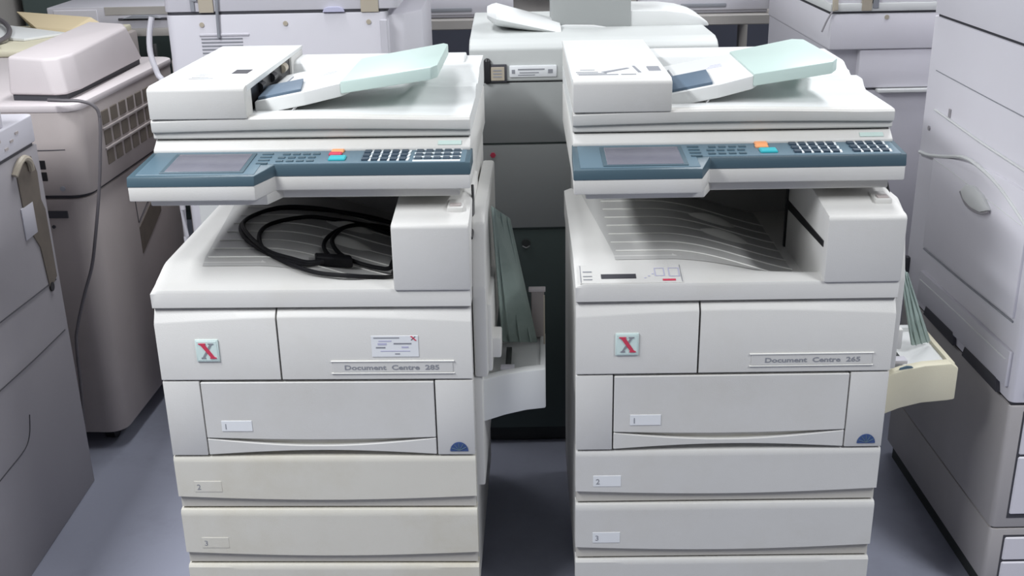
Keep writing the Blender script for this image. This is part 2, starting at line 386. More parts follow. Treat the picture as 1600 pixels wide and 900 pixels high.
        for (xa, ya, wx, wy) in ((0.160, 0.030, 0.020, 0.026), (0.188, 0.028, 0.022, 0.028)):
            for (dx0, dx1, dy0, dy1) in ((0, wx, 0, 0.002), (0, wx, wy-0.002, wy), (0, 0.002, 0, wy), (wx-0.002, wx, 0, wy)):
                patch(xa+dx0, xa+dx1, ya+dy0, ya+dy1, M['lilac'], 'pictogram')
        for kk in range(3): patch(0.138+kk*0.008, 0.142+kk*0.008, 0.022+kk*0.007, 0.025+kk*0.007, M['lilac'], 'pictogram')
        patch(0.0105, 0.0118, 0.008, 0.066, M['inkg'], 'print_line'); patch(0.212, 0.2133, 0.008, 0.066, M['inkg'], 'print_line')
    # exit cover (raised box at right) and column behind it
    b = NB(); prism(b, [(-0.003, 0.8135), (0.03, 0.806), (0.12, 0.768), (0.33, 0.764), (0.33, 0.968), (0.17, 0.970), (0.003, 0.950), (-0.003, 0.944)], 'x', 0.489, 0.641, 0.004, 2)
    ec = obj('exit_cover', b, M['white'] if False else iv, t)
    b = NB(); box(b, 0.595, 0.627, 0.055, 0.115, 0.953, 0.966, 0.002); obj('cover_latch', b, iv, ec)
    b = NB(); box(b, 0.600, 0.622, 0.062, 0.080, 0.964, 0.969, 0.001); obj('latch_slot', b, M['tan'], ec)
    b = NB(); hexa(b, [(0.4865, 0.02, 0.880), (0.492, 0.02, 0.880), (0.492, 0.338, 0.866), (0.4865, 0.338, 0.866), (0.4865, 0.02, 0.893), (0.492, 0.02, 0.893), (0.492, 0.338, 0.886), (0.4865, 0.338, 0.886)], 0.001, 1); obj('exit_slot', b, M['black'], ec)
    b = NB(); box(b, 0.485, 0.50, 0.325, 0.338, 0.772, 0.93, 0.001, 1); obj('cover_edge', b, M['black'], ec)
    b = NB(); box(b, 0.552, 0.636, 0.30, 0.66, 0.776, 1.0, 0.004); col = obj('side_column', b, iv, t)
    b = NB(); box(b, 0.02, 0.60, 0.595, 0.68, 0.776, 1.0, 0.004); obj('rear_wall', b, M['trayrib'], t)
    b = NB(); box(b, 0.10, 0.552, 0.30, 0.60, 0.93, 1.0, 0.006); obj('scanner_underside', b, M['trayrib'], t)
    b = NB(); box(b, 0.47, 0.545, 0.36, 0.42, 0.90, 0.955, 0.012, 3); obj('exit_flap', b, iv, col)
    b = NB(); cyl(b, (0.50, 0.345, 0.93), 0.016, 0.012, 'y', 16); obj('exit_roller', b, M['black'], col)
    # scanner housing
    b = NB(); prism(b, [(0.135, 0.99), (0.70, 0.99), (0.70, 1.086), (0.1525, 1.086), (0.128, 1.070), (0.128, 1.062), (0.135, 1.058)], 'x', 0.0, W, 0.003, 2); sc = obj('scanner_housing', b, iv, t)
    b = NB(); box(b, 0.004, W-0.004, 0.152, 0.69, 1.0855, 1.0895, 0.0); obj('lid_gap', b, M['black'], sc)
    b = NB(); hexa(b, [(0.575, 0.1325, 1.0735), (0.622, 0.1325, 1.0735), (0.622, 0.142, 1.0795), (0.575, 0.142, 1.0795), (0.575, 0.1320, 1.0745), (0.622, 0.1320, 1.0745), (0.622, 0.1415, 1.0805), (0.575, 0.1415, 1.0805)], 0.0); obj('model_plate', b, M['green'], sc)
    # control panel
    ox = -0.006
    outl = [(ox, -0.022), (0.238, -0.022), (0.262, 0.047), (W+0.004, 0.047), (W+0.004, 0.14), (ox+0.004, 0.14)]
    b = NB()
    prism(b, [(p[0]*0.998+0.0006, p[1]+0.001) for p in outl], 'z', 1.006, 1.036, 0.003, 2); cp = obj('panel_bezel', b, iv, t)
    b = NB(); prism(b, [(0.02, 0.02), (0.25, 0.02), (0.27, 0.07), (0.62, 0.07), (0.62, 0.15), (0.02, 0.15)], 'z', 0.985, 1.008, 0.003, 2); obj('panel_support', b, iv, cp)
    def ptop(x, y): return 1.0535+(y+0.02)*0.07
    b = NB(); a = [b.verts.new((p[0], p[1], 1.0345)) for p in outl]; c_ = [b.verts.new((p[0], p[1]+(0.004 if p[1] < 0.1 else 0), ptop(*p))) for p in outl]
    b.faces.new(a); b.faces.new(c_[::-1])
    for i in range(6): b.faces.new((a[i], c_[i], c_[(i+1) % 6], a[(i+1) % 6]))
    bmesh.ops.recalc_face_normals(b, faces=b.faces[:]); _bev(b, a+c_, 0.0018, 2)
    pn = obj('control_panel', b, M['blue'], t)
    def ppatch(x0_, x1_, y0_, y1_, m, nm, h=0.0015, skew=0.0, par=None, bev=0.0006):
        b = NB(); z = lambda y: ptop(0, y)
        hexa(b, [(x0_, y0_, z(y0_)-0.001), (x1_, y0_, z(y0_)-0.001), (x1_+skew, y1_, z(y1_)-0.001), (x0_+skew, y1_, z(y1_)-0.001), (x0_, y0_, z(y0_)+h), (x1_, y0_, z(y0_)+h), (x1_+skew, y1_, z(y1_)+h), (x0_+skew, y1_, z(y1_)+h)], bev, 1)
        return obj(nm, b, m, par or pn)
    ppatch(0.008, W-0.006, 0.052, 0.134, M['bluelight'], 'key_field', 0.0006)
    ppatch(0.008, 0.236, -0.008, 0.134, M['bluelight'], 'screen_surround', 0.0008)
    sfr = ppatch(0.052, 0.214, -0.002, 0.114, M['blue'], 'screen_frame', 0.0026)
    ppatch(0.060, 0.206, 0.004, 0.108, M['screen'], 'screen', 0.0032, par=sfr)
    # small function keys
    for i in range(4):
        for j in range(3):
            ppatch(0.262+i*0.020+(0.006 if j == 2 else 0), 0.276+i*0.020+(0.006 if j == 2 else 0), 0.062+j*0.021, 0.070+j*0.021, M['blue'], 'function_key', 0.003)
    for j in range(4): ppatch(0.226, 0.248, 0.050+j*0.019, 0.056+j*0.019, M['blue'], 'function_key', 0.003)
    ppatch(0.362, 0.388, 0.115, 0.133, M['orange'], 'clear_key', 0.005, bev=0.002)
    ppatch(0.360, 0.386, 0.098, 0.112, M['orange'] if v == 'R' else M['red'], 'stop_key', 0.005, bev=0.002)
    ppatch(0.364, 0.398, 0.066, 0.090, M['teal'], 'start_key', 0.005, bev=0.002)
    # number and function keypads
    for blk, xb in ((0, 0.430), (1, 0.545)) if v == 'R' else ((0, 0.430), (1, 0.534)):
        for i in range(5):
            for j in range(3):
                kx = xb+i*0.0185; ky = 0.064+j*0.023
                lightk = (v == 'L' and blk == 1)
                if kx+0.014 > 0.632: continue
                kk = ppatch(kx, kx+0.0135, ky, ky+0.015, M['keyb'], 'keypad_button', 0.004)
                if lightk:
                    ppatch(kx-0.003, kx+0.0160, ky-0.0085, ky-0.0005, M['keyw'], 'key_caption', 0.002, par=kk, bev=0)
                    if j == 2: ppatch(kx-0.002, kx+0.0165, ky+0.0155, ky+0.022, M['keyw'], 'key_caption', 0.002, par=kk, bev=0)
                else:
                    ppatch(kx+0.0135, kx+0.0180, ky-0.003, ky+0.014, M['keyw'], 'key_caption', 0.002, skew=0.002, par=kk, bev=0)
    # lid
    b = NB()
    def top(x): return 1.1275+0.006*math.sin(math.pi*min(1, x/W*1.05+0.05))
    n = 24
    def fl(u, q):
        x = u*W; g = 1.1045+0.004*math.sin(math.pi*u)
        prof = ((0.150, 1.0885), (0.147, 1.0885), (0.1425, 1.092), (0.1425, g-0.002), (0.136, g), (0.134, g+0.006), (0.134, top(x)-0.004), (0.138, top(x)), (0.160, top(x)+0.001))
        k = q*8; i = min(7, int(k+1e-9)); fr = k-i
        return (x, prof[i][0]+(prof[i+1][0]-prof[i][0])*fr, prof[i][1]+(prof[i+1][1]-prof[i][1])*fr)
    grid(b, n, 8, fl, lambda u, q: (u*W, 0.18, min(fl(u, q)[2], 1.125)))
    ld = obj('platen_cover', b, iv, t)
    b = NB()
    def flt(u, q):
        x = u*W; y = 0.155+q*0.545
        z = top(x)+0.001*(1-q)
        r = smooth01((x-0.47)/0.04)*smooth01((y-0.34)/0.03)*0.018*(0.6 if 0.42 < y < 0.46 else 1)
        r2 = smooth01((x-0.40)/0.16)*smooth01((y-0.48)/0.05)*0.014
        d = -0.006*smooth01((x-0.19)/0.03)*smooth01((0.53-x)/0.12)*smooth01((y-0.19)/0.05)
        return (x, y, z+r+r2+d)
    grid(b, 40, 36, flt, lambda u, q: (u*W, 0.155+q*0.545, 1.092)); obj('cover_top', b, M['white'], ld)
    b = NB(); prism(b, [(0.575, 1.128), (0.70, 1.128), (0.70, 1.164), (0.690, 1.169), (0.610, 1.169), (0.595, 1.163)], 'x', 0.195, 0.60, 0.003, 2); hb = obj('rear_hinge_cover', b, M['white'], ld)
    b = NB(); box(b, 0.52, W-0.003, 0.60, 0.70, 1.128, 1.156, 0.006, 3); obj('rear_block', b, M['white'], ld)
    # document feeder
    b = NB(); prism(b, [(0.1315, 1.131), (0.185, 1.131), (0.185, 1.186), (0.150, 1.196), (0.1345, 1.193), (0.1315, 1.188)], 'x', 0.0, 0.196, 0.0025, 2); fd = obj('document_feeder', b, iv, t)
    b = NB(); box(b, 0.0, 0.155, 0.18, 0.70, 1.131, 1.180, 0.002, 1); obj('feeder_body', b, iv, fd)
    b = NB(); box(b, 0.15, 0.190, 0.186, 0.575, 1.133, 1.179, 0.001, 1); obj('feeder_throat', b, M['black'], fd)
    b = NB(); box(b, 0.12, 0.196, 0.575, 0.70, 1.131, 1.182, 0.002, 1); obj('feeder_rear', b, iv, fd)
    for k in range(3):
        b = NB(); cyl(b, (0.190, 0.27+k*0.11, 1.168), 0.010, 0.03, 'y', 14); obj('feed_roller', b, M['black'] if k != 2 else M['tape'], fd)
    b = NB(); prism(b, [(0.150, 1.1955), (0.70, 1.1900), (0.706, 1.186), (0.70, 1.182), (0.150, 1.182)], 'x', -0.001, 0.197, 0.002, 2); fc = obj('feeder_cover', b, M['white'], fd)
    def fz(y): return 1.1955-0.01*(y-0.15)/0.55+0.0004
    def fpatch(pts, m, nm, par=fc):
        b = NB(); vs = [b.verts.new((x, y, fz(y))) for x, y in pts]; vv = [b.verts.new((x, y, fz(y)+0.0009)) for x, y in pts]
        b.faces.new(vs[::-1]); b.faces.new(vv)
        for i in range(len(pts)): b.faces.new((vs[i], vs[(i+1) % len(pts)], vv[(i+1) % len(pts)], vv[i]))
        bmesh.ops.recalc_face_normals(b, faces=b.faces[:]); obj(nm, b, m, par, smooth=False)
    if v == 'L':
        b = NB(); box(b, 0.130, 0.165, 0.285, 0.335, fz(0.3)-0.002, fz(0.3)+0.0015, 0.001, 1); obj('latch_window', b, M['ink'], fc)
        for k, (x_, y_, w_) in enumerate(((0.060, 0.24, 0.035), (0.062, 0.26, 0.02), (0.058, 0.225, 0.05), (0.065, 0.28, 0.028))): fpatch([(x_, y_), (x_+w_, y_), (x_+w_, y_+0.004), (x_, y_+0.004)], M['inkg'], 'print_line')
    else:
        fpatch([(0.070, 0.215), (0.120, 0.262), (0.124, 0.272), (0.118, 0.276), (0.062, 0.226)], M['inkg'], 'printed_arrow')
        for k, (x_, y_, w_) in enumerate(((0.012, 0.205, 0.06), (0.010, 0.222, 0.045), (0.014, 0.19, 0.08), (0.02, 0.25, 0.03), (0.10, 0.19, 0.03))): fpatch([(x_, y_), (x_+w_, y_), (x_+w_, y_+0.005), (x_, y_+0.005)], M['inkg'], 'print_line')
        fpatch([(0.137, 0.215), (0.143, 0.215), (0.137, 0.30), (0.131, 0.30)], M['inkg'], 'cover_notch')
        b = NB(); box(b, 0.160, 0.186, 0.232, 0.285, fz(0.26)-0.002, fz(0.26)+0.0015, 0.001, 1); obj('latch_window', b, M['inkg'], fc)
    # input tray (tilted), pad and pale green extension
    def tz(x): return 1.150+0.185*(x-0.185)
    outl2 = [(0.197, 0.196), (0.30, 0.196), (0.372, 0.216), (0.388, 0.240), (0.392, 0.50), (0.197, 0.50)]
    b = NB(); a = [b.verts.new((p[0], p[1], tz(p[0])-0.028)) for p in outl2]; c_ = [b.verts.new((p[0], p[1], tz(p[0]))) for p in outl2]
    b.faces.new(a); b.faces.new(c_[::-1])
    for i in range(len(outl2)): b.faces.new((a[i], c_[i], c_[(i+1) % len(outl2)], a[(i+1) % len(outl2)]))
    bmesh.ops.recalc_face_normals(b, faces=b.faces[:]); _bev(b, a+c_, 0.003, 2)
    it = obj('input_tray', b, M['white'], t)
    def slope(x0_, x1_, y0_, y1_, h0, h1, m, nm, par, bev=0.0015):
        b = NB(); hexa(b, [(x0_, y0_, tz(x0_)+h0), (x1_, y0_, tz(x1_)+h0), (x1_, y1_, tz(x1_)+h0), (x0_, y1_, tz(x0_)+h0), (x0_, y0_, tz(x0_)+h1), (x1_, y0_, tz(x1_)+h1), (x1_, y1_, tz(x1_)+h1), (x0_, y1_, tz(x0_)+h1)], bev, 2)
        return obj(nm, b, m, par)
    px_ = (0.202, 0.292, 0.272, 0.194) if v == 'L' else (0.198, 0.288, 0.294, 0.198)
    b = NB(); hexa(b, [(px_[0], 0.208, tz(px_[0])-0.001), (px_[1], 0.208, tz(px_[1])-0.001), (px_[2], 0.335, tz(px_[2])-0.001), (px_[3], 0.335, tz(px_[3])-0.001), (px_[0], 0.208, tz(px_[0])+0.006), (px_[1], 0.208, tz(px_[1])+0.006), (px_[2], 0.335, tz(px_[2])+0.008), (px_[3], 0.335, tz(px_[3])+0.008)], 0.0015, 2)
    obj('paper_guide', b, M['bluepad'], it, 'blue-grey paper guide')
    slope(0.225, 0.228, 0.35, 0.44, -0.001, 0.002, M['inkg'], 'guide_slot', it, 0.0003)
    for k in range(3): slope(0.30+k*0.006, 0.335, 0.372+k*0.012, 0.375+k*0.012, -0.0005, 0.0005, M['lilac'], 'print_line', it, 0)
    ext = [(0.372, 0.214), (0.560, 0.205), (0.572, 0.225), (0.572, 0.50), (0.562, 0.525), (0.372, 0.50)]
    if v == 'R': ext = [(0.372, 0.214), (0.530, 0.210), (0.545, 0.235), (0.540, 0.50), (0.520, 0.53), (0.372, 0.50)]
    b = NB(); a = [b.verts.new((p[0], p[1], tz(0.372)-0.022+0.15*(p[0]-0.372))) for p in ext]; c_ = [b.verts.new((p[0], p[1], tz(0.372)+0.0035+0.15*(p[0]-0.372))) for p in ext]
    b.faces.new(a); b.faces.new(c_[::-1])
    for i in range(len(ext)): b.faces.new((a[i], c_[i], c_[(i+1) % len(ext)], a[(i+1) % len(ext)]))
    bmesh.ops.recalc_face_normals(b, faces=b.faces[:]); _bev(b, a+c_, 0.003, 2)
    obj('tray_extension', b, M['green'], it, 'pale green tray extension')
    b = NB(); tube(b, [(0.300, 0.215, 1.160), (0.272, 0.195, 1.131)], 0.0022, 8, 2, False); obj('support_wire', b, M['metal'], it)
    # right side: door, dark joint, side catch tray and fold-down bypass tray
    b = NB(); prism(b, [(0.045, 0.60), (0.55, 0.60), (0.55, 0.935), (0.14, 0.945), (0.085, 0.925), (0.045, 0.80)], 'x', 0.640, 0.668, 0.006, 2); sd = obj('side_door', b, iv, t)
    b = NB(); box(b, 0.662, 0.676, 0.075, 0.50, 0.60, 0.752, 0.004); obj('door_lower_cover', b, iv, sd)
    b = NB(); tube(b, [(0.6405, 0.150, 0.985), (0.6425, 0.125, 0.955), (0.6425, 0.105, 0.925), (0.642, 0.075, 0.905), (0.6415, 0.060, 0.900)], 0.0028, 8, 6); obj('side_gap_line', b, M['black'], sd)  # thin black tube added to draw the dark gap line on the side
    b = NB(); box(b, 0.660, 0.694, 0.095, 0.16, 0.622, 0.668, 0.004); obj('door_latch', b, iv, sd)
    b = NB(); box(b, 0.636, 0.655, 0.05, 0.55, 0.34, 0.60, 0.004); obj('lower_side_panel', b, iv, t)
    # green side catch
    zt = 0.93 if v == 'L' else 0.80
    A0, A1, B1, B0 = (Vector((0.690, 0.255, 0.588)), Vector((0.676, 0.20, 0.925)), Vector((0.712, 0.30, 0.865)), Vector((0.770, 0.27, 0.580)))
    if v == 'R': A0, A1, B1, B0 = (Vector((0.748, 0.18, 0.592)), Vector((0.700, 0.18, 0.785)), Vector((0.736, 0.22, 0.745)), Vector((0.800, 0.21, 0.588)))
    th_ = Vector((-0.002, 0.006, 0.0))
    b = NB(); hexa(b, [A0, B0, B0+th_, A0+th_, A1, B1, B1+th_, A1+th_], 0.002, 2)
    st = obj('side_catch_tray', b, M['greend'], t, 'smoky green side catch tray')
    for k in range(3):
        f0, f1 = 0.2+k*0.3, 0.15+k*0.33
        b = NB(); tube(b, [A0.lerp(B0, f0)-th_*0.1, A1.lerp(B1, f1)-th_*0.1], 0.0016, 8, 2, False); obj('catch_rib', b, M['greend'], st)
    # bypass tray
    tm = M['white'] if v == 'L' else M['cream']
    if v == 'L': P0 = [(0.648, 0.474), (0.66, 0.478), (0.700, 0.492), (0.745, 0.503), (0.787, 0.508), (0.787, 0.600), (0.745, 0.596), (0.700, 0.588), (0.66, 0.578), (0.648, 0.574)]
    else: P0 = [(0.655, 0.468), (0.70, 0.488), (0.745, 0.500), (0.80, 0.505), (0.816, 0.508), (0.816, 0.582), (0.800, 0.592), (0.745, 0.588), (0.70, 0.578), (0.655, 0.562)]
    b = NB(); prism(b, P0, 'y', 0.085, 0.112, 0.0035, 2); bt = obj('bypass_tray', b, tm, t, 'white fold-down bypass tray' if v == 'L' else 'yellowed fold-down bypass tray')
    xr = 0.787 if v == 'L' else 0.816
    b = NB(); prism(b, [(0.648, 0.552), (0.70, 0.566), (xr-0.02, 0.578), (xr, 0.575), (xr, 0.560), (0.70, 0.552), (0.648, 0.538)], 'y', 0.105, 0.31, 0.002, 1); obj('bypass_bed', b, M['white'], bt)
    b = NB(); box(b, xr-0.012, xr, 0.105, 0.31, 0.515, 0.585, 0.003); obj('bypass_end_wall', b, tm, bt)
    b = NB(); box(b, 0.648, xr, 0.30, 0.318, 0.50, 0.585, 0.003); obj('bypass_far_wall', b, M['white'], bt)
    b = NB(); box(b, 0.700, 0.712, 0.15, 0.24, 0.575, 0.583, 0.001); obj('bypass_guide', b, M['dark'], bt)
    b = NB(); box(b, 0.69, 0.72, 0.12, 0.145, 0.566 if v == 'L' else 0.576, 0.585, 0.002); obj('guide_slider', b, M['grey_light'], bt)
    if v == 'R':
        b = NB()
        for k in range(4): box(b, 0.694+k*0.012, 0.702+k*0.012, 0.0905, 0.1, 0.5765+k*0.0015, 0.5895+k*0.0012, 0.0005, 1)
        for k in range(4): pass
        b.free(); b = NB(); prism(b, [(0.690, 0.5792), (0.720, 0.5842), (0.716, 0.5875), (0.705, 0.5885), (0.692, 0.5835)], 'y', 0.0840, 0.087); obj('blue_mark', b, M['bluelight'], bt)
    else:
        b = NB(); hexa(b, [(0.755, 0.295, 0.58), (0.785, 0.295, 0.58), (0.785, 0.305, 0.58), (0.755, 0.305, 0.58), (0.755, 0.295, 0.695), (0.785, 0.295, 0.695), (0.785, 0.305, 0.695), (0.755, 0.305, 0.695)], 0.002, 1); obj('inner_guide', b, M['tan'], bt)
        b = NB(); box(b, 0.750, 0.788, 0.290, 0.308, 0.695, 0.702, 0.001, 1); obj('guide_bar', b, M['tan_light'], bt)
        b = NB(); box(b, 0.783, 0.7865, 0.25, 0.26, 0.585, 0.70, 0.0005, 1); obj('guide_rod', b, M['tape'], bt)
    return t
copA = copier((-0.7218, 2.0727, 0), -0.0319, 'ivory photocopier on the left, with a black power cable lying in its output tray', 'L')
copB = copier((0.1264, 2.0627, 0), -0.0123, 'ivory photocopier on the right, with an empty ribbed output tray and yellowed side tray', 'R')

# ------------------------------------------------------------------ power cable coiled in the left output tray
CAB = {
 'outer': [(0.464, 0.176, 0.786), (0.474, 0.30, 0.787), (0.466, 0.42, 0.789), (0.42, 0.485, 0.800), (0.344, 0.482, 0.822), (0.258, 0.457, 0.843), (0.169, 0.451, 0.849), (0.12, 0.402, 0.849), (0.106, 0.325, 0.849), (0.137, 0.233, 0.849), (0.199, 0.142, 0.849), (0.276, 0.08, 0.838), (0.333, 0.053, 0.831), (0.4, 0.041, 0.829), (0.452, 0.070, 0.815), (0.468, 0.130, 0.794)],
 'outer2': [(0.474, 0.20, 0.795), (0.470, 0.33, 0.797), (0.456, 0.44, 0.800), (0.425, 0.468, 0.805), (0.346, 0.462, 0.826), (0.261, 0.443, 0.850), (0.18, 0.435, 0.857), (0.132, 0.387, 0.857), (0.114, 0.315, 0.857), (0.151, 0.219, 0.857), (0.214, 0.124, 0.855), (0.269, 0.102, 0.845), (0.300, 0.100, 0.838), (0.325, 0.125, 0.832)],
 'inner': [(0.462, 0.21, 0.790), (0.463, 0.33, 0.792), (0.448, 0.42, 0.796), (0.381, 0.426, 0.812), (0.303, 0.404, 0.834), (0.242, 0.387, 0.847), (0.176, 0.332, 0.850), (0.164, 0.254, 0.850), (0.2, 0.146, 0.850), (0.252, 0.101, 0.843), (0.298, 0.099, 0.834), (0.325, 0.128, 0.829)],
 'small1': [(0.455, 0.20, 0.790), (0.454, 0.34, 0.793), (0.427, 0.432, 0.800), (0.374, 0.425, 0.814), (0.332, 0.377, 0.825), (0.309, 0.296, 0.831), (0.309, 0.226, 0.831), (0.331, 0.169, 0.828), (0.361, 0.147, 0.820)],
 'small2': [(0.431, 0.405, 0.797), (0.372, 0.41, 0.818), (0.333, 0.363, 0.829), (0.32, 0.283, 0.832), (0.328, 0.233, 0.830), (0.352, 0.19, 0.823), (0.384, 0.174, 0.812), (0.431, 0.172, 0.799), (0.458, 0.190, 0.793), (0.472, 0.27, 0.800), (0.462, 0.36, 0.804), (0.431, 0.405, 0.800)],
}
pc = thing('power_cable', 'black power cable coiled in loops in the output tray of the left photocopier', 'cable', (-0.7218, 2.0727, 0), -0.0319)
for k, p in CAB.items():
    b = NB(); tube(b, p, 0.0047, 10, 6); obj('cable_loop', b, M['cable'], pc)
b = NB(); hexa(b, [(0.312, 0.122, 0.818), (0.384, 0.150, 0.806), (0.376, 0.176, 0.806), (0.304, 0.148, 0.818), (0.312, 0.122, 0.844), (0.384, 0.150, 0.828), (0.376, 0.176, 0.828), (0.304, 0.148, 0.844)], 0.005, 3); obj('plug', b, M['cable'], pc, 'moulded black plug')

# ------------------------------------------------------------------ middle machine seen in the gap
m = thing('office_copier', 'tall grey-green copier seen in the gap between the two front photocopiers', 'photocopier', (0, 2.9, 0))
x0, x1 = -0.095, 0.54
for cx in (x0+0.07, x1-0.07):
    for cy in (0.08, 0.52):
        b = NB(); cyl(b, (cx-0.012, cy, 0.026), 0.026, 0.024, 'x', 16); box(b, cx-0.015, cx+0.015, cy-0.015, cy+0.015, 0.04, 0.06, 0.001, 1); obj('caster', b, M['black'], m)
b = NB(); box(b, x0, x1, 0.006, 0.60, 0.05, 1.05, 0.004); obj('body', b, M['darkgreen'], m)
b = NB(); box(b, x0+0.01, x1-0.01, 0.02, 0.04, 0.004, 0.055, 0.002); obj('plinth', b, M['dark'], m)
b = NB(); box(b, x0-0.002, x1+0.002, -0.002, 0.02, 0.667, 0.8985, 0.003); obj('front_panel', b, M['mid'], m)
b = NB(); box(b, x0-0.002, x1+0.002, -0.002, 0.02, 0.9035, 1.0635, 0.003); obj('front_panel', b, M['mid'], m)
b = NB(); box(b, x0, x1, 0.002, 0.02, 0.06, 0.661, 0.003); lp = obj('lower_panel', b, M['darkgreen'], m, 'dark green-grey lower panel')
b = NB(); cyl(b, (0.041, -0.004, 0.622), 0.012, 0.008, 'y', 20); kb = obj('lock_button', b, M['dark'], lp)
b = NB(); tube(b, [(0.031, -0.005, 0.616), (0.041, -0.006, 0.611), (0.051, -0.005, 0.616)], 0.0016, 8, 5); obj('button_rim', b, M['metal'], kb)
b = NB(); cyl(b, (-0.044, -0.006, 0.872), 0.0075, 0.006, 'y', 6); obj('red_indicator', b, M['red'], m, 'small dull red square mark')
b = NB(); prism(b, [(-0.004, 1.067), (0.62, 1.067), (0.62, 1.165), (0.60, 1.170), (0.05, 1.170), (0.012, 1.162), (-0.002, 1.150)], 'x', x0-0.004, x1+0.004, 0.005, 3); hd = obj('top_housing', b, M['midlight'], m)
b = NB(); box(b, x0+0.002, x1-0.002, 0.001, 0.05, 1.062, 1.070, 0.0); obj('joint', b, M['black'], hd)
b = NB(); box(b, -0.062, -0.044, -0.016, 0.03, 1.062, 1.128, 0.008, 3); obj('side_latch', b, M['black'], hd)
b = NB(); box(b, -0.050, -0.003, -0.010, 0.0, 1.066, 1.112, 0.002); wf = obj('counter_window', b, M['ink'], hd)
b = NB(); box(b, -0.044, -0.009, -0.0125, -0.008, 1.071, 1.106, 0.001, 1); obj('counter_face', b, M['tape'], wf)
for k in range(3):
    b = NB(); box(b, -0.038, -0.016, -0.0135, -0.012, 1.080+k*0.008, 1.083+k*0.008, 0); obj('print_line', b, M['inkg'], wf)
b = NB(); box(b, 0.004, 0.126, -0.008, 0.0, 1.078, 1.108, 0.002); lbp = obj('label_plate', b, M['paper'], hd)
for (xa, xb, za, zb) in ((0.010, 0.018, 1.088, 1.098), (0.026, 0.095, 1.097, 1.100), (0.030, 0.080, 1.089, 1.091), (0.104, 0.116, 1.088, 1.098), (0.026, 0.070, 1.083, 1.085)):
    b = NB(); box(b, xa, xb, -0.009, -0.0075, za, zb, 0); obj('print_line', b, M['inkg'], lbp)
# finisher trays and column on its top
b = NB()
def arm(u, q):
    a = 2*math.pi*q; L = u; x = -0.058+0.20*L; z = 1.212-0.045*L; r = (0.030*(1-0.45*L))*min(1, 0.25+6*L)**0.5; w_ = 0.11*min(1, 0.35+5*L)**0.5
    return (x+0.004, 0.26+w_*math.cos(a), z+r*math.sin(a))
grid(b, 16, 20, arm); bmesh.ops.remove_doubles(b, verts=b.verts[:], dist=1e-5); bmesh.ops.holes_fill(b, edges=b.edges[:]); bmesh.ops.recalc_face_normals(b, faces=b.faces[:]); obj('output_arm', b, M['white'], m, 'rounded white tray arm on the left of its top')
b = NB(); prism(b, [(0.124, 1.168), (0.17, 1.160), (0.342, 1.160), (0.342, 1.34), (0.124, 1.34)], 'y', 0.235, 0.40, 0.003, 2); obj('column', b, M['mid'], m)
b = NB(); prism(b, [(0.130, 1.172), (0.16, 1.178), (0.24, 1.176), (0.33, 1.160), (0.13, 1.160)], 'y', 0.222, 0.236, 0.002, 1); obj('column_foot', b, M['white'], m)
b = NB(); prism(b, [(0.335, 1.166), (0.560, 1.166), (0.555, 1.178), (0.53, 1.192), (0.49, 1.204), (0.44, 1.210), (0.335, 1.212)], 'y', 0.24, 0.46, 0.004, 2); rt = obj('output_tray', b, M['white'], m, 'rounded white tray on the right of its top')
b = NB(); box(b, 0.335, 0.53, 0.236, 0.245, 1.163, 1.1665, 0); obj('joint', b, M['ink'], rt)

# ------------------------------------------------------------------ white machine behind, left
m = thing('copier_printer', 'large white copier standing behind the left photocopier, strapped with brown tape', 'photocopier', (0, 3.1, 0))
xa, xb = -0.93, -0.325
for cx in (xa+0.07, xb-0.07):
    for cy in (0.08, 0.50):
        b = NB(); cyl(b, (cx-0.012, cy, 0.026), 0.026, 0.024, 'x', 16); box(b, cx-0.015, cx+0.015, cy-0.015, cy+0.015, 0.04, 0.06, 0.001, 1); obj('caster', b, M['black'], m)
b = NB(); prism(b, rrect(xa, xb, 0.0, 0.60, 0.02), 'z', 0.05, 1.226, 0.003, 2); bd = obj('lower_body', b, M['lav'], m)
b = NB(); prism(b, [(xb-0.03, 0.012), (xb+0.040, 0.05), (xb+0.085, 0.14), (xb+0.085, 0.52), (xb-0.03, 0.56)], 'z', 0.70, 1.215, 0.006, 2); sb = obj('side_cover', b, M['lav'], m)
b = NB(); box(b, xb-0.022, xb-0.002, -0.004, 0.02, 1.02, 1.205, 0.002, 1); obj('corner_strip', b, M['grey_light'], sb)
b = NB(); prism(b, rrect(xa+0.002, xb-0.002, 0.004, 0.58, 0.02), 'z', 1.224, 1.2345, 0.0); obj('joint', b, M['ink'], m)
b = NB(); prism(b, rrect(xa-0.002, xb+0.03, 0.0, 0.60, 0.02), 'z', 1.234, 1.48, 0.004, 2); up = obj('upper_body', b, M['lav'], m)
for px in (-0.832, -0.604, -0.377):
    b = NB(); cyl(b, (px, -0.003, 1.200), 0.0065, 0.006, 'y', 16); obj('screw', b, M['tape'], m)
for k in range(7):
    b = NB(); box(b, -0.838, -0.725, -0.002, 0.004, 1.103+k*0.0095, 1.1065+k*0.0095, 0.0005, 1); obj('vent_slot', b, M['inkg'], m)
b = NB(); box(b, -0.842, -0.705, -0.003, 0.004, 1.168, 1.176, 0.002, 1); obj('vent_hood', b, M['grey_light'], m)
b = NB(); box(b, -0.835, -0.795, -0.004, 0.004, 1.232, 1.30, 0.001, 1); obj('tape_strip', b, M['tape'], up)
b = NB(); box(b, -0.396, -0.348, -0.004, 0.004, 1.226, 1.30, 0.001, 1); obj('tape_strip', b, M['tape'], up)
b = NB(); box(b, -0.857, -0.846, -0.005, 0.004, 1.236, 1.29, 0.001, 1); obj('hinge', b, M['inkg'], up)
b = NB(); box(b, -0.852, -0.838, -0.006, 0.004, 1.262, 1.275, 0.001, 1); obj('hinge', b, M['inkg'], up)
